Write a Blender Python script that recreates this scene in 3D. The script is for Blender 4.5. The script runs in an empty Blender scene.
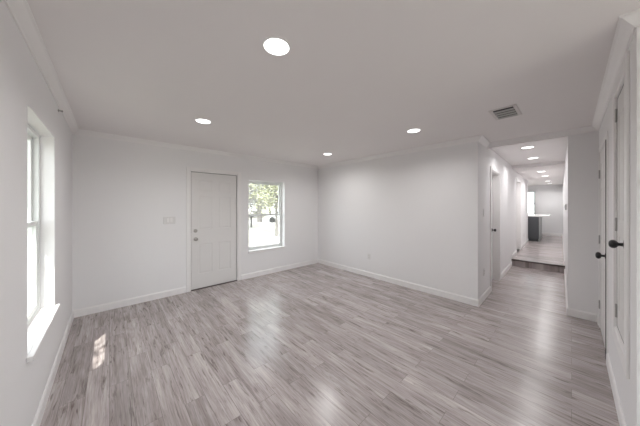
import bpy, bmesh, math, random
from mathutils import Vector, Matrix

random.seed(7)
PI = math.pi
S = bpy.context.scene
COL = S.collection

# ------------------------------------------------------------------ camera
CAM_H = 1.4527
cam_data = bpy.data.cameras.new('camera')
cam_data.sensor_width = 36.0
cam_data.sensor_fit = 'HORIZONTAL'
cam_data.lens = 230.14 / 640 * 36.0
cam_data.shift_y = -7.56 / 640
cam_data.clip_start = 0.02
cam = bpy.data.objects.new('camera', cam_data)
COL.objects.link(cam)
cam.location = (0, 0, CAM_H)
cam.rotation_euler = (PI / 2, 0, -math.atan2(0.675, 0.738))
S.camera = cam

# ------------------------------------------------------------------ sky, sun, exposure
world = bpy.data.worlds.new('world')
S.world = world
world.use_nodes = True
wn = world.node_tree
wn.nodes.clear()
w_out = wn.nodes.new('ShaderNodeOutputWorld')
w_bg = wn.nodes.new('ShaderNodeBackground')
w_sky = wn.nodes.new('ShaderNodeTexSky')
w_sky.sky_type = 'NISHITA'
w_sky.sun_disc = False
w_sky.sun_elevation = math.radians(55)
w_sky.sun_rotation = math.radians(211)
w_sky.air_density = 1.0
w_sky.dust_density = 3.0
w_mix = wn.nodes.new('ShaderNodeMix')
w_mix.data_type = 'RGBA'
w_mix.inputs['Factor'].default_value = 0.75
w_mix.inputs['B'].default_value = (8.4, 8.6, 8.9, 1)      # thin white cloud
wn.links.new(w_sky.outputs[0], w_mix.inputs['A'])
wn.links.new(w_mix.outputs['Result'], w_bg.inputs[0])
w_bg.inputs[1].default_value = 0.60
wn.links.new(w_bg.outputs[0], w_out.inputs[0])

sun_data = bpy.data.lights.new('sun', 'SUN')
sun_data.energy = 9.5
sun_data.angle = math.radians(0.53)
sun_data.color = (1.0, 0.96, 0.9)
sun = bpy.data.objects.new('sun', sun_data)
COL.objects.link(sun)
SUN_DIR = Vector((0.36, 0.60, -1.0)).normalized()
sun.rotation_euler = SUN_DIR.to_track_quat('-Z', 'Y').to_euler()
sun.location = (-3, -4, 8)

LAMP_ROOM = 6.4      # watts of the recessed lamps
LAMP_HALL = 5.0
LAMP_KITCHEN = 8.0
LAMP_COL = (1.0, 0.985, 0.98)

S.view_settings.view_transform = 'Standard'
S.view_settings.look = 'None'
S.view_settings.exposure = 0.27
S.view_settings.gamma = 1.0
S.view_settings.use_curve_mapping = False
S.cycles.max_bounces = 14
S.cycles.diffuse_bounces = 8
S.cycles.glossy_bounces = 6
S.cycles.transparent_max_bounces = 16
S.cycles.sample_clamp_indirect = 6.0
S.cycles.use_denoising = True

# ------------------------------------------------------------------ dimensions
XL, YB, XR, YC = -0.3532, 4.3506, 3.9092, 0.9091   # left wall, back wall, right wall, hall corner
RX, RY, YR = 4.4828, 0.0323, -0.2278               # wall beside the hall, its corner, wall with the closet doors
H = 2.44
XC, YREAR = 2.02, -2.3
ROT = math.radians(1.287)
HF = Matrix.Translation((XR, YC, 0)) @ Matrix.Rotation(ROT, 4, 'Z')    # hall frame: u along the hall, v to its left
HV = -0.889                                                            # right side of the hall
U_STEP, U_END, U_FAR = 3.29, 7.35, 10.2
STEP = 0.155
def hp(u, v, z=0.0):
    return HF @ Vector((u, v, z))

# ------------------------------------------------------------------ materials
def principled(name):
    m = bpy.data.materials.new(name)
    m.use_nodes = True
    return m, m.node_tree, m.node_tree.nodes['Principled BSDF']

def plain(name, col, rough=0.5, metal=0.0, var=0.0, scale=8.0, bump=0.0, spec=0.5):
    m, t, b = principled(name)
    b.inputs['Roughness'].default_value = rough
    b.inputs['Metallic'].default_value = metal
    b.inputs['Specular IOR Level'].default_value = spec
    b.inputs['Base Color'].default_value = (*col, 1)
    tc = t.nodes.new('ShaderNodeTexCoord')
    nz = t.nodes.new('ShaderNodeTexNoise')
    nz.inputs['Scale'].default_value = scale
    nz.inputs['Detail'].default_value = 4
    t.links.new(tc.outputs['Object'], nz.inputs['Vector'])
    if var > 0:
        mx = t.nodes.new('ShaderNodeMix'); mx.data_type = 'RGBA'
        mx.inputs['A'].default_value = (*[c * (1 - var) for c in col], 1)
        mx.inputs['B'].default_value = (*[min(1, c * (1 + var)) for c in col], 1)
        t.links.new(nz.outputs['Fac'], mx.inputs['Factor'])
        t.links.new(mx.outputs['Result'], b.inputs['Base Color'])
    if bump > 0:
        bp = t.nodes.new('ShaderNodeBump')
        bp.inputs['Strength'].default_value = bump
        bp.inputs['Distance'].default_value = 0.002
        t.links.new(nz.outputs['Fac'], bp.inputs['Height'])
        t.links.new(bp.outputs[0], b.inputs['Normal'])
    return m

M_WALL = plain('wall_paint', (0.81, 0.802, 0.806), 0.62, var=0.008, scale=60, bump=0.08, spec=0.3)
M_CEIL = plain('ceiling_paint', (0.79, 0.762, 0.757), 0.8, var=0.012, scale=3, bump=0.1, spec=0.2)
M_TRIM = plain('trim_paint', (0.83, 0.815, 0.81), 0.38, var=0.006, scale=20)
M_DOOR = plain('door_paint', (0.72, 0.705, 0.695), 0.4, var=0.008, scale=20)
M_VINYL = plain('white_vinyl', (0.78, 0.80, 0.79), 0.35, var=0.006)
M_PLASTIC = plain('white_plastic', (0.72, 0.71, 0.70), 0.35, var=0.005)
M_GAP = plain('dark_gap', (0.05, 0.045, 0.045), 0.8, var=0.05)  # near-black colour painted in for the shade inside gaps
M_BLACK = plain('black_metal', (0.012, 0.012, 0.013), 0.35, var=0.1, scale=40)
M_NICKEL = plain('satin_nickel', (0.42, 0.40, 0.38), 0.32, metal=1.0, var=0.05)
M_HINGE = plain('grey_hinge_metal', (0.42, 0.41, 0.40), 0.45, metal=0.4, var=0.05)
M_VENT = plain('vent_grey', (0.42, 0.42, 0.41), 0.5, var=0.03)
M_VENTF = plain('vent_frame_paint', (0.66, 0.63, 0.62), 0.5, var=0.01)
M_CABINET = plain('charcoal_cabinet', (0.085, 0.09, 0.097), 0.45, var=0.06, scale=12)
M_COUNTER = plain('white_counter', (0.83, 0.82, 0.81), 0.25, var=0.02, scale=6)
M_NOSING = plain('dark_wood_nosing', (0.075, 0.058, 0.052), 0.45, var=0.2, scale=15)
M_BARK = plain('bark', (0.17, 0.16, 0.15), 0.9, var=0.3, scale=14, bump=0.5)
M_ROAD = plain('asphalt', (0.46, 0.45, 0.44), 0.9, var=0.1, scale=5)
M_LAWN = plain('lawn', (0.31, 0.30, 0.262), 0.95, var=0.3, scale=0.7, spec=0.1)
M_ROOF = plain('roof_shingle', (0.2, 0.19, 0.18), 0.9, var=0.2, scale=10)
M_CARP = plain('car_paint', (0.55, 0.57, 0.6), 0.3, metal=0.3)
M_CARG = plain('car_glass', (0.03, 0.035, 0.04), 0.1)
M_RUBBER = plain('rubber', (0.02, 0.02, 0.02), 0.8)
M_POST = plain('weathered_post', (0.1, 0.095, 0.09), 0.85, var=0.2)

def leaf_mat(name, a, b_):
    m, t, b = principled(name)
    b.inputs['Roughness'].default_value = 0.6
    tc = t.nodes.new('ShaderNodeTexCoord')
    nz = t.nodes.new('ShaderNodeTexNoise'); nz.inputs['Scale'].default_value = 1.3
    mx = t.nodes.new('ShaderNodeMix'); mx.data_type = 'RGBA'
    mx.inputs['A'].default_value = (*a, 1); mx.inputs['B'].default_value = (*b_, 1)
    t.links.new(tc.outputs['Object'], nz.inputs['Vector'])
    t.links.new(nz.outputs['Fac'], mx.inputs['Factor'])
    t.links.new(mx.outputs['Result'], b.inputs['Base Color'])
    return m
M_LEAF1 = leaf_mat('pale_grey_leaves', (0.20, 0.196, 0.188), (0.42, 0.415, 0.40))
M_LEAF2 = leaf_mat('yellow_green_leaves', (0.23, 0.245, 0.14), (0.42, 0.43, 0.30))

def glass_mat():
    m = bpy.data.materials.new('window_glass'); m.use_nodes = True
    t = m.node_tree; t.nodes.clear()
    o = t.nodes.new('ShaderNodeOutputMaterial')
    tr = t.nodes.new('ShaderNodeBsdfTransparent'); tr.inputs[0].default_value = (0.95, 0.97, 0.96, 1)
    gl = t.nodes.new('ShaderNodeBsdfGlossy'); gl.inputs['Roughness'].default_value = 0.02
    lw = t.nodes.new('ShaderNodeLayerWeight'); lw.inputs[0].default_value = 0.5
    pw = t.nodes.new('ShaderNodeMath'); pw.operation = 'POWER'; pw.inputs[1].default_value = 5.0
    fr = t.nodes.new('ShaderNodeMath'); fr.operation = 'MULTIPLY_ADD'; fr.inputs[1].default_value = 0.6; fr.inputs[2].default_value = 0.025
    t.links.new(lw.outputs['Facing'], pw.inputs[0]); t.links.new(pw.outputs[0], fr.inputs[0])
    mx = t.nodes.new('ShaderNodeMixShader')
    t.links.new(fr.outputs[0], mx.inputs[0]); t.links.new(tr.outputs[0], mx.inputs[1])
    t.links.new(gl.outputs[0], mx.inputs[2]); t.links.new(mx.outputs[0], o.inputs[0])
    return m
M_GLASS = glass_mat()

def emit_mat(name, col, strength):
    m = bpy.data.materials.new(name); m.use_nodes = True
    t = m.node_tree; t.nodes.clear()
    o = t.nodes.new('ShaderNodeOutputMaterial'); e = t.nodes.new('ShaderNodeEmission')
    e.inputs[0].default_value = (*col, 1); e.inputs[1].default_value = strength
    t.links.new(e.outputs[0], o.inputs[0])
    return m
M_DIFFUSER = emit_mat('lamp_diffuser', (1, 0.985, 0.97), 4.0)

def floor_mat():
    m, t, b = principled('laminate_planks')
    N, L = t.nodes, t.links
    tc = N.new('ShaderNodeTexCoord')
    sep = N.new('ShaderNodeSeparateXYZ'); L.new(tc.outputs['Object'], sep.inputs[0])
    cmb = N.new('ShaderNodeCombineXYZ')
    L.new(sep.outputs['Y'], cmb.inputs['X']); L.new(sep.outputs['X'], cmb.inputs['Y'])
    br = N.new('ShaderNodeTexBrick')
    br.offset = 0.37; br.offset_frequency = 2; br.squash = 1.0
    br.inputs['Color1'].default_value = (0, 0, 0, 1); br.inputs['Color2'].default_value = (1, 1, 1, 1)
    br.inputs['Mortar'].default_value = (0.5, 0.5, 0.5, 1)
    br.inputs['Scale'].default_value = 1.0
    br.inputs['Mortar Size'].default_value = 0.0012
    br.inputs['Mortar Smooth'].default_value = 0.0
    br.inputs['Bias'].default_value = 0.0
    br.inputs['Brick Width'].default_value = 0.95
    br.inputs['Row Height'].default_value = 0.135
    L.new(cmb.outputs[0], br.inputs['Vector'])
    rnd = N.new('ShaderNodeMath'); rnd.operation = 'MULTIPLY'; rnd.inputs[1].default_value = 37.0
    L.new(br.outputs['Color'], rnd.inputs[0])
    def grain(sx, sy, detail, dist, off):
        mp = N.new('ShaderNodeMapping'); mp.inputs['Scale'].default_value = (sx, sy, 1)
        mp.inputs['Location'].default_value = (off, off * 0.7, 0)
        L.new(cmb.outputs[0], mp.inputs['Vector'])
        n = N.new('ShaderNodeTexNoise'); n.noise_dimensions = '4D'
        n.inputs['Scale'].default_value = 1.0; n.inputs['Detail'].default_value = detail
        n.inputs['Roughness'].default_value = 0.62; n.inputs['Distortion'].default_value = dist
        L.new(mp.outputs[0], n.inputs['Vector']); L.new(rnd.outputs[0], n.inputs['W'])
        return n
    def ramp(src, stops):
        r = N.new('ShaderNodeValToRGB')
        while len(r.color_ramp.elements) < len(stops): r.color_ramp.elements.new(0.5)
        for e, (p, c) in zip(r.color_ramp.elements, stops):
            e.position = p; e.color = (*c, 1)
        L.new(src, r.inputs['Fac']); return r
    g1 = grain(1.9, 31.0, 8, 0.8, 0.0)       # long flowing grain
    g2 = grain(4.5, 120.0, 4, 0.2, 5.3)        # fine pores
    g3 = grain(3.0, 30.0, 5, 1.3, 11.7)       # dark streaks
    base = ramp(g1.outputs['Fac'], [(0.28, (0.28, 0.238, 0.232)), (0.44, (0.42, 0.372, 0.364)), (0.56, (0.49, 0.443, 0.435)), (0.75, (0.57, 0.53, 0.522))])
    fine = ramp(g2.outputs['Fac'], [(0.33, (0.74, 0.73, 0.73)), (0.62, (1.04, 1.04, 1.04))])
    dark = ramp(g3.outputs['Fac'], [(0.33, (0.46, 0.42, 0.41)), (0.45, (1, 1, 1))])
    tone = ramp(br.outputs['Color'], [(0.0, (0.83, 0.82, 0.82)), (1.0, (1.12, 1.12, 1.12))])
    g4 = grain(1.3, 6.0, 3, 1.0, 23.1)        # broad pale and dusky patches
    patch = ramp(g4.outputs['Fac'], [(0.35, (0.80, 0.785, 0.78)), (0.62, (1.08, 1.08, 1.08))])
    def mul(a, b_):
        x = N.new('ShaderNodeMix'); x.data_type = 'RGBA'; x.blend_type = 'MULTIPLY'
        x.inputs['Factor'].default_value = 1.0
        L.new(a, x.inputs['A']); L.new(b_, x.inputs['B']); return x.outputs['Result']
    c = mul(mul(mul(mul(base.outputs[0], fine.outputs[0]), dark.outputs[0]), tone.outputs[0]), patch.outputs[0])
    seam = N.new('ShaderNodeMix'); seam.data_type = 'RGBA'
    L.new(br.outputs['Fac'], seam.inputs['Factor']); L.new(c, seam.inputs['A'])
    seam.inputs['B'].default_value = (0.20, 0.17, 0.165, 1)
    L.new(seam.outputs['Result'], b.inputs['Base Color'])
    rr = N.new('ShaderNodeMapRange')
    rr.inputs['To Min'].default_value = 0.19; rr.inputs['To Max'].default_value = 0.29
    L.new(g1.outputs['Fac'], rr.inputs['Value']); L.new(rr.outputs[0], b.inputs['Roughness'])
    b.inputs['Specular IOR Level'].default_value = 0.7
    bp = N.new('ShaderNodeBump'); bp.inputs['Strength'].default_value = 0.12; bp.inputs['Distance'].default_value = 0.001
    L.new(g2.outputs['Fac'], bp.inputs['Height']); L.new(bp.outputs[0], b.inputs['Normal'])
    return m
M_FLOOR = floor_mat()

# ------------------------------------------------------------------ mesh helpers
def box(bm, x0, x1, y0, y1, z0, z1, bevel=0.0, seg=1):
    r = bmesh.ops.create_cube(bm, size=1.0)
    vs = r['verts']
    for v in vs:
        v.co = Vector((x0 + (v.co.x + .5) * (x1 - x0), y0 + (v.co.y + .5) * (y1 - y0), z0 + (v.co.z + .5) * (z1 - z0)))
    if bevel > 0:
        es = list({e for v in vs for e in v.link_edges})
        bmesh.ops.bevel(bm, geom=es, offset=bevel, segments=seg, affect='EDGES', profile=0.5)
    return bm

def lathe(bm, prof, seg=24, mat=None):
    """prof: (radius, z) pairs, turned about z; mat places it."""
    mat = mat or Matrix.Identity(4)
    rings = []
    for r, z in prof:
        if r < 1e-6:
            rings.append([bm.verts.new(mat @ Vector((0, 0, z)))])
        else:
            rings.append([bm.verts.new(mat @ Vector((r * math.cos(2 * PI * k / seg), r * math.sin(2 * PI * k / seg), z))) for k in range(seg)])
    for a, b in zip(rings, rings[1:]):
        for k in range(seg):
            k2 = (k + 1) % seg
            if len(a) == 1 and len(b) == 1: continue
            if len(a) == 1: f = [a[0], b[k2], b[k]]
            elif len(b) == 1: f = [a[k], a[k2], b[0]]
            else: f = [a[k], a[k2], b[k2], b[k]]
            try: bm.faces.new(f)
            except ValueError: pass
    return bm

def obj(name, bm, mat, parent=None, smooth=False, xf=None):
    if xf is not None: bm.transform(xf)
    bmesh.ops.recalc_face_normals(bm, faces=bm.faces[:])
    me = bpy.data.meshes.new(name)
    bm.to_mesh(me); bm.free()
    me.materials.append(mat)
    if smooth:
        for p in me.polygons: p.use_smooth = True
    o = bpy.data.objects.new(name, me)
    COL.objects.link(o)
    if parent: o.parent = parent
    return o

def struct(name, bm, mat, label=None, xf=None):
    o = obj(name, bm, mat, None, False, xf)
    o['kind'] = 'structure'
    if label: o['label'] = label
    return o

def thing(name, label, cat, loc=(0, 0, 0), rz=0.0, group=None, kind=None, rot=None):
    o = bpy.data.objects.new(name, None)
    o.empty_display_size = 0.1
    COL.objects.link(o)
    o.location = loc
    o.rotation_euler = rot if rot else (0, 0, rz)
    o['label'] = label; o['category'] = cat
    if group: o['group'] = group
    if kind: o['kind'] = kind
    return o

def dup(root, loc, rot, label, group=None):
    r = root.copy(); COL.objects.link(r)
    r.location = loc; r.rotation_euler = rot; r['label'] = label
    if group: r['group'] = group
    for ch in list(root.children):
        c = ch.copy(); COL.objects.link(c); c.parent = r
        for g in list(ch.children):
            d = g.copy(); COL.objects.link(d); d.parent = c
    return r

def wall_with_openings(bm, axis, a0, a1, t0, t1, z0, z1, openings):
    """wall running along 'x' or 'y' from a0 to a1, t0..t1 thick, with rectangular openings (b0,b1,c0,c1)."""
    def bx(p0, p1, q0, q1):
        if p1 - p0 < 1e-5 or q1 - q0 < 1e-5: return
        if axis == 'x': box(bm, p0, p1, t0, t1, q0, q1)
        else: box(bm, t0, t1, p0, p1, q0, q1)
    cur = a0
    for b0, b1, c0, c1 in sorted(openings):
        bx(cur, b0, z0, z1)
        bx(b0, b1, z0, c0); bx(b0, b1, c1, z1)
        cur = b1
    bx(cur, a1, z0, z1)
    return bm

def sweep(bm, path, prof, closed=False):
    """profile (d, z): d measured to the LEFT of the path; mitred corners."""
    pts = [Vector((p[0], p[1])) for p in path]
    z0 = path[0][2] if len(path[0]) > 2 else 0.0
    n = len(pts)
    def nrm(a, b):
        d = (b - a).normalized(); return Vector((-d.y, d.x))
    secs = []
    for i in range(n):
        if closed or 0 < i < n - 1:
            n1 = nrm(pts[i - 1], pts[i]); n2 = nrm(pts[i], pts[(i + 1) % n])
            m = (n1 + n2); m = m / (1 + n1.dot(n2))
        elif i == 0: m = nrm(pts[0], pts[1])
        else: m = nrm(pts[-2], pts[-1])
        secs.append([bm.verts.new((pts[i].x + m.x * d, pts[i].y + m.y * d, z0 + z)) for d, z in prof])
    k = len(prof)
    rng = range(n) if closed else range(n - 1)
    for i in rng:
        a, b = secs[i], secs[(i + 1) % n]
        for j in range(k):
            bm.faces.new([a[j], a[(j + 1) % k], b[(j + 1) % k], b[j]])
    if not closed:
        bm.faces.new(secs[0]); bm.faces.new(secs[-1][::-1])
    return bm

# ------------------------------------------------------------------ floor
bm = bmesh.new(); box(bm, -0.51, 15.2, -2.45, 4.51, -0.12, 0.0)
struct('floor', bm, M_FLOOR, 'grey laminate plank floor of the empty room')
bm = bmesh.new(); box(bm, U_STEP, U_FAR + 0.1, HV - 0.1, 3.2, 0.0, STEP)
struct('floor_raised', bm, M_FLOOR, 'raised laminate floor beyond the step in the hallway', xf=HF)
bm = bmesh.new(); box(bm, U_STEP - 0.024, U_STEP + 0.03, HV, 0.0, STEP - 0.03, STEP + 0.003, 0.006, 2)
struct('trim_nosing', bm, M_NOSING, 'dark nosing along the edge of the hallway step', xf=HF)

# ------------------------------------------------------------------ ceiling
bm = bmesh.new(); box(bm, -0.51, 15.2, -2.45, 4.51, H, H + 0.15)
struct('ceiling', bm, M_CEIL)
bm = bmesh.new(); box(bm, 0.56, U_STEP, HV - 0.02, 0.02, 2.415, H + 0.02)
struct('ceiling_hall', bm, M_CEIL, xf=HF)
bm = bmesh.new(); box(bm, 0.554, 0.67, HV - 0.01, 0.02, 2.372, H + 0.01)
struct('trim_header', bm, M_CEIL, 'shallow header where the hallway begins', xf=HF)
bm = bmesh.new(); box(bm, U_STEP, U_FAR + 0.1, HV - 0.1, 3.2, 2.35, H + 0.02)
struct('ceiling_kitchen', bm, M_CEIL, xf=HF)

# ------------------------------------------------------------------ walls
WLY0, WLY1, WLZ0, WLZ1 = 2.14, 3.04, 0.55, 2.044         # left window
BWX0, BWX1, BWZ0, BWZ1 = 2.052, 2.902, 0.515, 1.965      # back window
FDX0, FDX1, FDZ = 1.005, 1.83, 2.045                     # front door
bm = wall_with_openings(bmesh.new(), 'y', -2.45, 4.51, XL - 0.16, XL, 0, H, [(WLY0, WLY1, WLZ0, WLZ1)])
struct('wall_left', bm, M_WALL)
bm = wall_with_openings(bmesh.new(), 'x', XL, 15.2, YB, YB + 0.16, 0, H, [(FDX0, FDX1, 0, FDZ), (BWX0, BWX1, BWZ0, BWZ1)])
struct('wall_back', bm, M_WALL)
bm = bmesh.new(); box(bm, XR, XR + 0.12, YC, YB, 0, H)
struct('wall_right', bm, M_WALL)
D4 = (0.875, 1.675); D5 = (4.15, 5.02)
bm = wall_with_openings(bmesh.new(), 'x', 0.003, U_END, 0.0, 0.24, 0, H, [(D4[0], D4[1], 0, 2.055), (D5[0], D5[1], STEP, 2.13)])
struct('wall_hall_left', bm, M_WALL, xf=HF)
bm = bmesh.new(); box(bm, 0.0, 11.2, HV - 0.12, HV, 0, H)
# starts exactly at the corner of the wall beside the hall
for v in bm.verts:
    if v.co.x < 0.1: v.co.x = 0.556
struct('wall_hall_right', bm, M_WALL, xf=HF)
bm = bmesh.new(); box(bm, RX, RX + 0.12, YR - 0.14, RY, 0, H)
struct('wall_hall_end', bm, M_WALL)
D2 = (3.44, 4.30); D3 = (2.305, 2.835); D3Z = (0.53, 2.265); D2Z = 2.085
bm = wall_with_openings(bmesh.new(), 'x', XC, RX, YR - 0.06, YR, 0, H, [(D3[0], D3[1], D3Z[0], D3Z[1]), (D2[0], D2[1], 0, D2Z)])
box(bm, XC, RX, YR - 0.14, YR - 0.06, 0, H)
struct('wall_closet_doors', bm, M_WALL)
bm = bmesh.new(); box(bm, XC, XC + 0.12, YREAR, YR - 0.14, 0, H)
struct('wall_closet_side', bm, M_WALL)
RWX0, RWX1, RWZ0, RWZ1 = 0.0, 1.7, 0.35, 2.1            # wide window added in the unseen rear wall for daylight fill
bm = wall_with_openings(bmesh.new(), 'x', XL, XC + 0.12, YREAR - 0.15, YREAR, 0, H, [(RWX0, RWX1, RWZ0, RWZ1)])
struct('wall_rear', bm, M_WALL)
KWV0, KWV1, KWZ0, KWZ1 = -0.05, 0.85, 0.98, 2.11         # kitchen window
bm = wall_with_openings(bmesh.new(), 'y', HV - 0.12, 3.1, U_FAR, U_FAR + 0.15, 0, H, [(KWV0, KWV1, KWZ0, KWZ1)])
struct('wall_kitchen_far', bm, M_WALL, xf=HF)
bm = bmesh.new(); box(bm, U_END - 0.12, U_FAR, 3.0, 3.15, 0, H); box(bm, U_END - 0.12, U_END, 0.24, 3.0, 0, H)
struct('wall_kitchen_left', bm, M_WALL, xf=HF)

# roof eaves outside, over the left wall
bm = bmesh.new(); box(bm, -0.86, XL - 0.16, -2.9, 5.0, 2.42, 2.58); box(bm, XL - 0.16, 15.4, 4.51, 4.95, 2.42, 2.58)
struct('trim_eaves', bm, M_TRIM, 'roof overhang outside the windows')

# ------------------------------------------------------------------ crown moulding and baseboards
crown = [(0.0, 0.0), (0.0, -0.062), (0.008, -0.062), (0.012, -0.052), (0.026, -0.040), (0.040, -0.024), (0.050, -0.012), (0.060, -0.008), (0.060, 0.0)]
h0 = hp(0.554, 0); h1 = hp(0.554, HV)
loop = [(XL, YREAR), (XC, YREAR), (XC, YR), (RX, YR), (h1.x, h1.y), (h0.x, h0.y), (XR, YC), (XR, YB), (XL, YB)]
bm = sweep(bmesh.new(), [(x, y, H) for x, y in loop], crown, closed=True)
struct('trim_crown', bm, M_TRIM, 'white crown moulding around the ceiling')
base = [(0.0, 0.0), (0.0, 0.098), (0.005, 0.098), (0.010, 0.088), (0.013, 0.084), (0.014, 0.0)]
def baseboard(name, path, z=0.0, label=None):
    bm = sweep(bmesh.new(), [(p[0], p[1], z) for p in path], base)
    struct(name, bm, M_TRIM, label)
c = hp(D4[0] - 0.062, 0)
baseboard('baseboard_right', [c, (XR, YC), (XR, YB), (FDX1 + 0.062, YB)])
baseboard('baseboard_left', [(FDX0 - 0.062, YB), (XL, YB), (XL, YREAR), (XC, YREAR), (XC, YR), (D2[0] - 0.064, YR)])
baseboard('baseboard_hall_right', [(D2[1] + 0.064, YR), (RX, YR), (RX, RY), hp(U_STEP - 0.026, HV)])
baseboard('baseboard_hall_left', [hp(U_STEP - 0.026, 0), hp(D4[1] + 0.062, 0)])
baseboard('baseboard_kitchen_right', [hp(U_STEP + 0.03, HV), hp(U_FAR, HV), hp(U_FAR, 3.0), hp(U_END, 3.0)], STEP)
baseboard('baseboard_kitchen_left', [hp(U_END, 0), hp(D5[1] + 0.062, 0)], STEP)
baseboard('baseboard_kitchen_left_near', [hp(D5[0] - 0.062, 0), hp(U_STEP + 0.03, 0)], STEP)

# ------------------------------------------------------------------ doors
def panel_slab(w, h, thick, panels, slope=0.014, depth=0.0045, field=0.0015):
    """slab with its lower left front corner at the origin, front facing -y, moulded panels pressed in."""
    bm = bmesh.new()
    xs = sorted({0.0, w, *[p[0] for p in panels], *[p[1] for p in panels]})
    zs = sorted({0.0, h, *[p[2] for p in panels], *[p[3] for p in panels]})
    def quad(pts): bm.faces.new([bm.verts.new(p) for p in pts])
    def rect(a, b, c_, d, y): return [(a, y, c_), (b, y, c_), (b, y, d), (a, y, d)]
    for i in range(len(xs) - 1):
        for j in range(len(zs) - 1):
            a, b, c_, d = xs[i], xs[i + 1], zs[j], zs[j + 1]
            inside = any(p[0] <= a + 1e-6 and b <= p[1] + 1e-6 and p[2] <= c_ + 1e-6 and d <= p[3] + 1e-6 for p in panels)
            if not inside: quad(rect(a, b, c_, d, 0))
    for a, b, c_, d in panels:
        rings = [rect(a, b, c_, d, 0)]
        for off, y in ((slope * 0.5, depth), (slope * 1.1, depth), (slope * 2.4, field)):
            rings.append(rect(a + off, b - off, c_ + off, d - off, y))
        for r0, r1 in zip(rings, rings[1:]):
            for k in range(4):
                quad([r0[k], r0[(k + 1) % 4], r1[(k + 1) % 4], r1[k]])
        quad(rings[-1])
    quad([(0, thick, 0), (0, thick, h), (w, thick, h), (w, thick, 0)])
    quad([(0, 0, 0), (0, 0, h), (0, thick, h), (0, thick, 0)]); quad([(w, 0, 0), (w, thick, 0), (w, thick, h), (w, 0, h)])
    quad([(0, 0, 0), (0, thick, 0), (w, thick, 0), (w, 0, 0)]); quad([(0, 0, h), (w, 0, h), (w, thick, h), (0, thick, h)])
    bmesh.ops.remove_doubles(bm, verts=bm.verts[:], dist=1e-5)
    return bm

def six_panels(w, h):
    st, mid = 0.115, 0.10
    a0, a1, b0, b1 = st, (w - mid) / 2, (w + mid) / 2, w - st
    k = h / 2.03
    return [(x0, x1, z0 * k, z1 * k) for x0, x1 in ((a0, a1), (b0, b1)) for z0, z1 in ((0.25, 0.775), (1.03, 1.615), (1.70, 1.895))]

def two_columns(w, h):
    st = 0.075; mid = 0.06
    return [(x0, x1, z0, z1) for x0, x1 in ((st, (w - mid) / 2), ((w + mid) / 2, w - st)) for z0, z1 in ((0.14, h * 0.40), (h * 0.47, h - 0.14))]

def casing(bm, w, z0, z1, cw, out, bottom=False):
    """picture-frame casing on the wall face y=0, standing out towards -y, round an opening 0..w."""
    for a, b in ((-cw, 0.0), (w, w + cw)):
        box(bm, a, b, -out, 0.0, z0 - (cw if bottom else 0), z1 + cw, 0.003, 1)
    box(bm, 0, w, -out, 0.0, z1, z1 + cw, 0.003, 1)
    if bottom: box(bm, 0, w, -out, 0.0, z0 - cw, z0, 0.003, 1)
    return bm

FRONT = Matrix.Rotation(PI / 2, 4, 'X')     # lathe axis +z -> -y
def knob(name, x, y, z, mat, parent, r=0.027, label=None):
    bm = bmesh.new()
    m = Matrix.Translation((x, y, z)) @ FRONT
    lathe(bm, [(0, 0), (0.032, 0), (0.032, 0.006), (0.027, 0.010), (0.012, 0.012), (0.010, 0.028), (0.013, 0.033),
               (r * 0.80, 0.038), (r, 0.048), (r * 0.98, 0.057), (r * 0.75, 0.066), (r * 0.4, 0.070), (0, 0.071)], 20, m)
    o = obj(name, bm, mat, parent, True)
    if label: o['label'] = label
    return o

def hinge_set(parent, x, y, zs):
    for z in zs:
        bm = bmesh.new()
        lathe(bm, [(0, -0.05), (0.006, -0.05), (0.006, 0.05), (0, 0.05)], 10, Matrix.Translation((x, y - 0.006, z)))
        box(bm, x - 0.016, x + 0.016, y - 0.001, y + 0.004, z - 0.045, z + 0.045)
        obj('hinge', bm, M_HINGE, parent)

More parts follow.
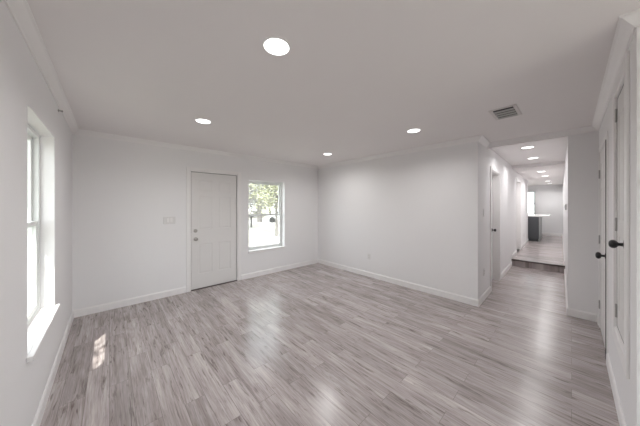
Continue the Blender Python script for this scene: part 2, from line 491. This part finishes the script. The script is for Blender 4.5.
def make_door(name, label, loc, rz, w, h, z0, recess, latch, knob_z, knob_mat, knob_label, panels, cw=0.058,
              bottom=False, hinges=None, deadbolt=None, strip=None, near_shade=None, knob_r=0.027, jamb_depth=0.06, casing_out=0.014, gap=0.007):
    t = thing(name, label, 'door', loc, rz, kind='structure')
    bm = casing(bmesh.new(), w, z0, h, cw, casing_out, bottom)
    obj('door_casing', bm, M_TRIM, t)
    bm = bmesh.new()
    jt = 0.012
    box(bm, 0, jt, -0.002, jamb_depth, z0, h); box(bm, w - jt, w, -0.002, jamb_depth, z0, h); box(bm, jt, w - jt, -0.002, jamb_depth, h - jt, h)
    if bottom: box(bm, jt, w - jt, -0.002, jamb_depth, z0, z0 + jt)
    obj('door_jamb', bm, M_TRIM, t)
    g = gap
    sw, sh = w - 2 * jt - 2 * g, h - z0 - jt - g - (jt + g if bottom else 0.012)
    bz = z0 + (jt + g if bottom else 0.012)
    bm = panel_slab(sw, sh, 0.036, panels(sw, sh))
    bm.transform(Matrix.Translation((jt + g, recess, bz)))
    sl = obj('door_slab', bm, M_DOOR, t)
    # dark strip standing in for the shade in the gap round the slab
    bm = bmesh.new()
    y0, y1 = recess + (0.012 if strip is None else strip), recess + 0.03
    box(bm, jt, jt + g, y0, y1, z0, h - jt); box(bm, w - jt - g, w - jt, y0 if near_shade is None else near_shade, y1, z0, h - jt); box(bm, jt + g, w - jt - g, y0, y1, h - jt - g, h - jt)
    box(bm, jt + g, w - jt - g, y0, y1, z0 + (jt if bottom else 0.001), bz)
    obj('gap_shade_strip', bm, M_GAP, t)
    kx = jt + g + 0.068 if latch == 'left' else w - jt - g - 0.068
    if latch == 'edge_left': kx = jt + g + 0.045
    knob('knob', kx, recess, knob_z, knob_mat, t, r=knob_r, label=knob_label)
    if deadbolt:
        bm = bmesh.new(); m = Matrix.Translation((kx, recess, deadbolt)) @ FRONT
        lathe(bm, [(0, 0), (0.03, 0), (0.03, 0.008), (0.025, 0.014), (0, 0.015)], 20, m)
        box(bm, kx - 0.005, kx + 0.005, recess - 0.034, recess - 0.012, deadbolt - 0.016, deadbolt + 0.016, 0.002)
        obj('deadbolt', bm, knob_mat, t)
    if hinges:
        hx = w - jt - g * 0.5 if latch != 'right' else jt + g * 0.5
        hinge_set(t, hx, recess, hinges)
    return t

d = make_door('door_1', 'white six-panel front door with nickel knob and deadbolt', (FDX0, YB, 0), 0, FDX1 - FDX0, FDZ, 0.0, 0.022,
          'left', 0.875, M_NICKEL, 'satin nickel knob', six_panels, jamb_depth=0.14, deadbolt=1.015, gap=0.009)
bm = bmesh.new(); box(bm, 0.0, FDX1 - FDX0, 0.0, 0.15, 0.0, 0.014)
o = obj('threshold', bm, M_NOSING, d); o['label'] = 'dark threshold strip'
# closet doors face +y: turned half way round, so local x runs towards -x
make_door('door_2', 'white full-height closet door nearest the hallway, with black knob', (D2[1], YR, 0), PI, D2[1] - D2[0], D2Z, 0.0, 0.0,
          'right', 0.965, M_BLACK, 'black knob', six_panels, hinges=(0.28, 1.05, 1.82), near_shade=-0.0125, casing_out=0.008, knob_r=0.033)  # near side strip stands proud to draw a dark shadow line
make_door('door_3', 'narrow white closet door raised above the floor, with black knob, at right edge', (D3[1], YR, 0), PI, D3[1] - D3[0], D3Z[1], D3Z[0], 0.004,
          'right', 1.205, M_BLACK, 'black knob', two_columns, bottom=True, cw=0.085, hinges=(0.66, 1.31, 2.13), strip=0.0, gap=0.006)
def hall_door(name, label, span, z0, top, knob_z, latch):
    p = hp(span[0], 0, 0)
    return make_door(name, label, p, ROT, span[1] - span[0], top, z0, 0.105, latch, knob_z, M_BLACK, 'black knob', six_panels, jamb_depth=0.16)
hall_door('door_4', 'white door recessed in the left hallway wall before the step, with black knob', D4, 0.0, 2.055, 0.975, 'right')
hall_door('door_5', 'white door recessed in the left hallway wall beyond the step', D5, STEP, 2.13, 1.12, 'left')

# ------------------------------------------------------------------ windows
def make_window(name, label, loc, rz, w, z0, z1, set_back, depth, stool_out, horn, apron=0.0, sash_out=0.03, stool_th=0.022, frame_w=0.03, sash_w=0.034):
    """opening from local x=0..w in a wall whose room face is y=0, room towards -y."""
    t = thing(name, label, 'window', loc, rz, kind='structure')
    fw = frame_w
    y0, y1 = set_back, set_back + 0.07
    bm = bmesh.new()
    box(bm, 0, fw, y0, y1, z0, z1, 0.003); box(bm, w - fw, w, y0, y1, z0, z1, 0.003)
    box(bm, fw, w - fw, y0, y1, z1 - fw, z1, 0.003); box(bm, fw, w - fw, y0, y1, z0 + 0.012, z0 + fw + 0.012, 0.003)
    obj('window_frame', bm, M_VINYL, t)
    zm = z0 + (z1 - z0) * 0.505
    sw = sash_w
    def sash(nm, za, zb, ya, yb, rail_top, rail_bot):
        b = bmesh.new()
        box(b, fw, fw + sw, ya, yb, za, zb, 0.003); box(b, w - fw - sw, w - fw, ya, yb, za, zb, 0.003)
        box(b, fw + sw, w - fw - sw, ya, yb, zb - rail_top, zb, 0.003); box(b, fw + sw, w - fw - sw, ya, yb, za, za + rail_bot, 0.003)
        s = obj(nm, b, M_VINYL, t)
        b = bmesh.new(); ym = (ya + yb) / 2
        box(b, fw + sw - 0.004, w - fw - sw + 0.004, ym - 0.003, ym + 0.003, za + rail_bot - 0.004, zb - rail_top + 0.004)
        p = obj('pane', b, M_GLASS, s); p['label'] = 'clear glass pane'
        return s
    sash('upper_sash', zm - 0.02, z1 - fw, y0 + 0.036, y0 + 0.062, 0.03, 0.036)
    lo = sash('lower_sash', z0 + fw + 0.012, zm + 0.02, y0 + 0.008, y0 + 0.034, 0.036, 0.042)
    b = bmesh.new(); box(b, w / 2 - 0.03, w / 2 + 0.03, y0 + 0.010, y0 + 0.03, zm + 0.02, zm + 0.034, 0.004); obj('sash_lock', b, M_VINYL, lo)
    bm = bmesh.new()
    box(bm, -horn, w + horn, -stool_out, 0.0, z0, z0 + stool_th, 0.005, 2); box(bm, 0.001, w - 0.001, 0.0, y0 + 0.01, z0, z0 + stool_th)
    obj('window_sill', bm, M_TRIM, t)
    if apron:
        bm = bmesh.new(); box(bm, -horn * 0.3, w + horn * 0.3, -0.012, 0.0, z0 - apron, z0, 0.003); obj('sill_apron', bm, M_TRIM, t)
    return t
make_window('window_1', 'double-hung window beside the front door looking onto the lawn', (BWX0, YB, 0), 0, BWX1 - BWX0, BWZ0, BWZ1, 0.11, 0.16, 0.025, 0.008, apron=0.03, frame_w=0.027, sash_w=0.03)
make_window('window_2', 'double-hung window in the left wall with sunlit sill', (XL, WLY0, 0), PI / 2, WLY1 - WLY0, WLZ0, WLZ1, 0.082, 0.16, 0.030, 0.035, stool_th=0.03)
p = hp(U_FAR, KWV1, 0)
make_window('window_3', 'far window above the kitchen counter', p, ROT - PI / 2, KWV1 - KWV0, KWZ0, KWZ1, 0.06, 0.15, 0.02, 0.01)

make_window('added_window_4', 'wide unseen window added in the wall behind the viewer for daylight', (RWX1, YREAR, 0), PI, RWX1 - RWX0, RWZ0, RWZ1, 0.06, 0.15, 0.02, 0.01)

# ------------------------------------------------------------------ recessed ceiling lights
def downlight(loc, label, group, watts, r=0.076):
    t = thing('recessed_light', label, 'ceiling light', loc, 0, group)
    bm = bmesh.new()
    lathe(bm, [(r, -0.004), (r + 0.003, -0.007), (r + 0.010, -0.007), (r + 0.014, -0.003), (r + 0.014, 0.0), (r, 0.0), (r, -0.004)], 40)
    obj('trim_ring', bm, M_TRIM, t, True)
    bm = bmesh.new(); lathe(bm, [(0, -0.005), (r * 0.6, -0.005), (r + 0.001, -0.003), (r + 0.001, -0.0005), (0, -0.0005)], 40)
    obj('diffuser', bm, M_DIFFUSER, t, True)
    ld = bpy.data.lights.new('lamp', 'AREA'); ld.shape = 'DISK'; ld.size = r * 1.9; ld.energy = watts; ld.color = LAMP_COL; ld.spread = math.radians(155)
    lo = bpy.data.objects.new('lamp', ld); COL.objects.link(lo); lo.parent = t; lo.location = (0, 0, -0.009)
    return t
G_ROOM = 'recessed lights in the room ceiling'
downlight((0.766, 1.237, H), 'large round recessed ceiling light nearest the viewer', G_ROOM, LAMP_ROOM)
downlight((0.809, 2.906, H), 'recessed ceiling light in front of the white front door', G_ROOM, LAMP_ROOM)
downlight((3.088, 3.162, H), 'recessed ceiling light near the far right corner of the room', G_ROOM, LAMP_ROOM)
downlight((2.961, 1.406, H), 'recessed ceiling light to the left of the ceiling vent', G_ROOM, LAMP_ROOM)
G_HALL = 'recessed lights along the hallway'
downlight(hp(1.19, -0.443, 2.415), 'first recessed light in the hallway ceiling', G_HALL, LAMP_HALL)
downlight(hp(2.42, -0.434, 2.415), 'second recessed light in the hallway, just before the step', G_HALL, LAMP_HALL)
G_KIT = 'recessed lights beyond the step'
for (u, v), s in zip([(4.50, -0.468), (5.87, -0.495), (7.92, -0.50), (9.36, -0.507)],
                     ['recessed light just beyond the hallway step, front one of the far row', 'second light of the far ceiling row beyond the step',
                      'third light of the far ceiling row, above the counter', 'last light of the far ceiling row, by the end wall']):
    downlight(hp(u, v, 2.35), s, G_KIT, LAMP_KITCHEN)

# ------------------------------------------------------------------ ceiling vent
t = thing('ceiling_vent', 'grey louvred air vent set in the ceiling near the hallway', 'vent', (3.10, 0.475, H))
VX, VY = 0.155, 0.083
bm = bmesh.new()
for a in ((-VX - .03, -VX, -VY - .03, VY + .03), (VX, VX + .03, -VY - .03, VY + .03), (-VX, VX, -VY - .03, -VY), (-VX, VX, VY, VY + .03)):
    box(bm, a[0], a[1], a[2], a[3], -0.008, 0.0, 0.002)
obj('vent_frame', bm, M_VENTF, t)
bm = bmesh.new(); box(bm, -VX, VX, -VY, VY, -0.0015, -0.0002); o = obj('duct_shade', bm, M_GAP, t)  # flat dark sheet in place of the shade inside the duct
for k in range(4):
    x = -VX + 0.063 + k * 0.076
    bm = bmesh.new(); box(bm, -0.022, 0.022, -VY, VY, -0.0012, 0.0012)
    bm.transform(Matrix.Translation((x, 0, -0.0105)) @ Matrix.Rotation(math.radians(4), 4, 'Y'))
    obj('louvre', bm, M_VENT, t)

# ------------------------------------------------------------------ switches, outlets, thermostat
def plate(name, label, cat, loc, rz, kind, gangs=1, group=None):
    t = thing(name, label, cat, loc, rz, group)
    w = 0.036 + 0.046 * (gangs - 1)
    bm = bmesh.new(); box(bm, -w, w, -0.006, 0.0, -0.058, 0.058, 0.003, 2); obj('cover_plate', bm, M_PLASTIC, t)
    for g in range(gangs):
        x = (g - (gangs - 1) / 2) * 0.046 * 2 * 0.5 * 1.0
        if kind == 'switch':
            bm = bmesh.new(); box(bm, x - 0.016, x + 0.016, -0.010, -0.006, -0.033, 0.033, 0.002); obj('rocker', bm, M_TRIM, t)
        else:
            for dz in (-0.02, 0.02):
                bm = bmesh.new(); box(bm, x - 0.017, x + 0.017, -0.009, -0.006, dz - 0.014, dz + 0.014, 0.003, 2); s = obj('socket', bm, M_PLASTIC, t)
                for dx in (-0.006, 0.006):
                    bm = bmesh.new(); box(bm, x + dx - 0.001, x + dx + 0.001, -0.0095, -0.0088, dz - 0.005, dz + 0.005); obj('slot', bm, M_GAP, s)
    return t
plate('light_switch', 'white double switch plate left of the front door', 'light switch', (0.71, YB, 1.215), 0, 'switch', 2)
plate('light_switch', 'white switch plate on the hallway wall just past the corner', 'light switch', hp(0.35, 0, 1.34), ROT, 'switch')
plate('wall_outlet', 'white outlet low on the right wall of the room', 'outlet', (XR, 2.79, 0.41), -PI / 2, 'outlet')
plate('wall_outlet', 'white outlet low on the hallway wall beside the recessed door', 'outlet', hp(0.38, 0, 0.42), ROT, 'outlet')
plate('wall_outlet', 'white outlet low on the wall between the far door and the counter', 'outlet', hp(6.0, 0, 0.50), ROT, 'outlet')
t = thing('thermostat', 'small grey thermostat on the right wall of the hallway', 'thermostat', hp(1.5, HV, 1.425), PI + ROT)
bm = bmesh.new(); box(bm, -0.06, 0.06, -0.022, 0.0, -0.045, 0.045, 0.005, 2); obj('thermostat_body', bm, plain('grey_plastic', (0.58, 0.57, 0.57), 0.4), t)
bm = bmesh.new(); box(bm, -0.03, 0.03, -0.0235, -0.022, -0.012, 0.026, 0.0004); obj('display', bm, plain('dull_display', (0.25, 0.27, 0.26), 0.25), t)
bm = bmesh.new()
lathe(bm, [(0, 0), (0.013, 0), (0.013, 0.004), (0.006, 0.006), (0.005, 0.02), (0.009, 0.024), (0.009, 0.03), (0, 0.032)], 14, Matrix.Rotation(PI / 2, 4, 'Y'))
o = obj('wall_peg', bm, M_HINGE, None, True); o.location = (XL, 3.224, 2.335)
o['label'] = 'tiny grey peg high on the left wall above the window corner'; o['category'] = 'peg'

# ------------------------------------------------------------------ kitchen counter beyond the hall
IU0, IU1, IV0, IV1 = 7.45, 9.3, -0.29, 0.75
IZ = 1.045
t = thing('kitchen_counter', 'charcoal kitchen counter unit with white overhanging top at the end of the hall', 'kitchen counter', hp((IU0 + IU1) / 2, 0.2, STEP), ROT)
def loc_bm(bm):
    bm.transform(Matrix.Translation((-(IU0 + IU1) / 2, -0.2, -STEP))); return bm
bm = bmesh.new(); box(bm, IU0 + 0.02, IU1, IV0 + 0.02, IV1, STEP + 0.09, IZ); box(bm, IU0 + 0.06, IU1, IV0 + 0.06, IV1, STEP, STEP + 0.09)
obj('cabinet_body', loc_bm(bm), M_CABINET, t)
bm = bmesh.new()
n = 3; wv = (IV1 - IV0) / n
for k in range(n):
    a, b = IV0 + k * wv + 0.006, IV0 + (k + 1) * wv - 0.006
    box(bm, IU0, IU0 + 0.02, a, b, STEP + 0.10, IZ - 0.01, 0.002)
    box(bm, IU0 - 0.006, IU0, a, a + 0.05, STEP + 0.10, IZ - 0.01); box(bm, IU0 - 0.006, IU0, b - 0.05, b, STEP + 0.10, IZ - 0.01)
    box(bm, IU0 - 0.006, IU0, a + 0.05, b - 0.05, STEP + 0.10, STEP + 0.16); box(bm, IU0 - 0.006, IU0, a + 0.05, b - 0.05, IZ - 0.07, IZ - 0.01)
obj('end_panel', loc_bm(bm), M_CABINET, t)
bm = bmesh.new(); box(bm, IU0 + 0.02, IU1, IV0, IV0 + 0.02, STEP, IZ)
o = obj('back_panel', loc_bm(bm), plain('pale_grey_panel', (0.5, 0.51, 0.52), 0.5, var=0.02), t); o['label'] = 'pale grey side panel'
bm = bmesh.new(); box(bm, IU0 - 0.03, IU1 + 0.03, IV0 - 0.25, IV1 + 0.02, IZ, IZ + 0.04, 0.004, 2)
o = obj('countertop', loc_bm(bm), M_COUNTER, t); o['label'] = 'white countertop'

# ------------------------------------------------------------------ outdoors
GZ = -0.5
bm = bmesh.new(); box(bm, -60, 80, -60, 80, GZ - 0.2, GZ)
struct('ground_lawn', bm, M_LAWN)
def yard(px, depth):
    """ground point on the sight line through image column px at this depth."""
    r = (px - 320) / 230.14
    return Vector(((r * 0.738 + 0.675) * depth, (-r * 0.675 + 0.738) * depth, GZ))
FDIR = Vector((0.675, 0.738, 0)); RDIR = Vector((0.738, -0.675, 0))
fm = Matrix(((RDIR.x, FDIR.x, 0, 0), (RDIR.y, FDIR.y, 0, 0), (0, 0, 1, 0), (0, 0, 0, 1)))
bm = bmesh.new(); box(bm, -30, 20, 25.0, 30.5, GZ, GZ + 0.02)
struct('ground_road', bm, M_ROAD, xf=fm)

def limb(bm, a, b, r0, r1, seg=7):
    d = (b - a); q = d.to_track_quat('Z', 'Y').to_matrix().to_4x4()
    lathe(bm, [(r0, 0), (r1, d.length)], seg, Matrix.Translation(a) @ q)
def tree(label, loc, h, spread, trunk_r, leaf_m, leaves, leaf_s, crown_z, rng, group='trees outside', zbase=0.0, name='tree'):
    t = thing(name, label, 'tree', loc, 0, group)
    bm = bmesh.new(); top = Vector((rng.uniform(-.2, .2), rng.uniform(-.2, .2), h * 0.55))
    limb(bm, Vector((0, 0, -0.05)), top, trunk_r, trunk_r * 0.6)
    tips = []
    for k in range(11):
        a = 2 * PI * k / 11 + rng.uniform(-.3, .3); z = rng.uniform(h * 0.28, h * 0.55)
        s = top * (z / (h * 0.55)); e = Vector((math.cos(a) * spread * rng.uniform(.5, .9), math.sin(a) * spread * rng.uniform(.5, .9), rng.uniform(crown_z, h * 0.95)))
        limb(bm, s, e, trunk_r * 0.42, trunk_r * 0.1)
        for _ in range(3):
            p_ = s.lerp(e, rng.uniform(.4, .9)); e2 = p_ + Vector((rng.uniform(-1, 1), rng.uniform(-1, 1), rng.uniform(-.2, 1))) * spread * 0.3
            limb(bm, p_, e2, trunk_r * 0.14, trunk_r * 0.05, 5); tips.append(e2)
        tips.append(e)
    obj('trunk', bm, M_BARK, t, True)
    bm = bmesh.new()
    for k in range(leaves):
        if k % 2:
            c_ = rng.choice(tips) + Vector((rng.gauss(0, 1), rng.gauss(0, 1), rng.gauss(0, .8))) * spread * 0.16
        else:
            a = rng.uniform(0, 2 * PI); rr = spread * math.sqrt(rng.random()); zz = rng.uniform(-1, 1)
            c_ = Vector((math.cos(a) * rr, math.sin(a) * rr, (crown_z + h) / 2 + zz * (h - crown_z) / 2 * math.sqrt(max(0, 1 - (rr / spread) ** 2))))
        m = Matrix.Translation(c_) @ Matrix.Rotation(rng.uniform(0, 2 * PI), 4, 'Z') @ Matrix.Rotation(rng.uniform(-1.3, 1.3), 4, 'X')
        s = leaf_s * rng.uniform(.6, 1.3)
        pts = [(-s, 0, 0), (-s * .3, -s * .45, s * .08), (s, 0, 0), (-s * .3, s * .45, s * .08)]
        bm.faces.new([bm.verts.new(m @ Vector(q)) for q in pts])
    obj('foliage', bm, leaf_m, t)
    return t
rng = random.Random(11)
tree('pale grey-leaved tree at left of the window view', yard(246, 18.5), 8.5, 1.9, 0.14, M_LEAF1, 5000, 0.11, 2.0, rng)
tree('yellow-green tree at right of the window view', yard(277, 14.5), 6.5, 1.9, 0.10, M_LEAF2, 5000, 0.085, 1.5, rng)
tree('thick-trunked pale tree beyond the post on the lawn', yard(259.5, 26), 11, 3.0, 0.30, M_LEAF1, 9000, 0.14, 1.5, rng)
tree('tall pale tree across the road', yard(240, 36), 12, 4, 0.25, M_LEAF1, 11000, 0.2, 0.5, rng)
tree('tall green tree across the road behind the car', yard(270, 46), 14, 4, 0.25, M_LEAF2, 11000, 0.22, 0.5, rng)
tree('green tree far right beyond the lawn', yard(300, 34), 10, 3.3, 0.2, M_LEAF2, 2200, 0.16, 2.2, rng)
tree('pale tree far left beyond the lawn', yard(188, 27), 10, 3.2, 0.2, M_LEAF1, 2200, 0.16, 2.2, rng)
# tree south-west of the house whose leaves dapple the sun on the left sill and floor
sp = Vector((-0.3, 2.8, 0.75)) - SUN_DIR * 4.6
tree('leafy tree outside the left window', (sp.x - 0.75, sp.y - 0.2, GZ), sp.z + 1.5, 1.05, 0.07, M_LEAF2, 950, 0.06, sp.z - 0.3, rng)
tree('broad unseen tree added left of the house to block sky light', (-7.6, 2.6, GZ), 9.5, 2.6, 0.18, M_LEAF2, 11000, 0.13, 0.9, rng)  # added out of view to dim the sky at the left window
for k, (x, y, lab) in enumerate(((-2.4, 2.6, 'round pale bush added unseen outside the left window to block sky, nearer the viewer'), (-2.5, 5.0, 'round pale bush added unseen outside the left window to block sky, farther one'))):
    t = thing('added_shrub', lab, 'added_shrub', (x, y, GZ), 0, 'bushes added outside the left window to block sky')  # unseen bushes added to screen low sky from the left window
    bm = bmesh.new()
    for q in range(6): limb(bm, Vector((0, 0, -.03)), Vector((rng.uniform(-.5, .5), rng.uniform(-.5, .5), 1.6)), 0.025, 0.01, 6)
    obj('stem', bm, M_BARK, t, True)
    bm = bmesh.new()
    for q in range(3500):
        v = Vector((rng.gauss(0, 1), rng.gauss(0, 1), rng.gauss(0, 1))).normalized() * rng.uniform(.6, 1.0)
        m = Matrix.Translation((v.x * 1.0, v.y * 1.05, 1.35 + v.z * 1.25)) @ Matrix.Rotation(rng.uniform(0, 6.28), 4, 'Z') @ Matrix.Rotation(rng.uniform(-1.3, 1.3), 4, 'X')
        s_ = 0.08 * rng.uniform(.7, 1.3)
        bm.faces.new([bm.verts.new(m @ Vector(w_)) for w_ in ((-s_, 0, 0), (-s_ * .3, -s_ * .5, s_ * .1), (s_, 0, 0), (-s_ * .3, s_ * .5, s_ * .1))])
    obj('foliage', bm, M_LEAF2, t)

pp = yard(251.3, 20.5)
t = thing('mailbox', 'dark roadside post with a box on top, seen on the lawn', 'mailbox', pp, 0)
bm = bmesh.new(); box(bm, -0.06, 0.06, -0.06, 0.06, -0.05, 0.85, 0.008); obj('post', bm, M_POST, t)
bm = bmesh.new(); box(bm, -0.1, 0.1, -0.24, 0.24, 0.85, 1.08, 0.05, 3); obj('letter_box', bm, M_POST, t)

cp = yard(285, 26.5)
t = thing('car', 'grey car parked on the road at right of the window view', 'car', (cp.x, cp.y, GZ + 0.02), math.atan2(RDIR.y, RDIR.x))
bm = bmesh.new()
prof = [(-2.1, .35), (-2.15, .7), (-1.95, .88), (-1.35, .95), (-.75, 1.38), (.55, 1.4), (1.2, .98), (1.95, .85), (2.15, .65), (2.1, .35)]
va = [bm.verts.new((x, -0.82 + (0.14 if z > 1.2 else 0), z)) for x, z in prof]; vb = [bm.verts.new((x, 0.82 - (0.14 if z > 1.2 else 0), z)) for x, z in prof]
bm.faces.new(va[::-1]); bm.faces.new(vb)
for k in range(len(prof)):
    k2 = (k + 1) % len(prof); bm.faces.new([va[k], va[k2], vb[k2], vb[k]])
obj('car_body', bm, M_CARP, t)
for s in (-1, 1):
    bm = bmesh.new()
    pts = [(-1.1, .98), (-.72, 1.31), (.5, 1.33), (1.0, .98)]
    v1 = [bm.verts.new((x, s * (0.80 - (0.10 if z > 1.2 else -0.025)), z)) for x, z in pts]; v2 = [bm.verts.new((x, s * (0.78 - (0.10 if z > 1.2 else -0.025)), z)) for x, z in pts]
    bm.faces.new(v1); bm.faces.new(v2[::-1])
    for k in range(4): bm.faces.new([v1[k], v1[(k + 1) % 4], v2[(k + 1) % 4], v2[k]])
    obj('side_window', bm, M_CARG, t)
for x in (-1.3, 1.3):
    for s in (-1, 1):
        bm = bmesh.new(); lathe(bm, [(0, -.1), (.2, -.1), (.33, -.09), (.33, .09), (.2, .1), (0, .1)], 20, Matrix.Translation((x, s * 0.74, 0.33)) @ Matrix.Rotation(PI / 2, 4, 'X')); obj('wheel', bm, M_RUBBER, t)
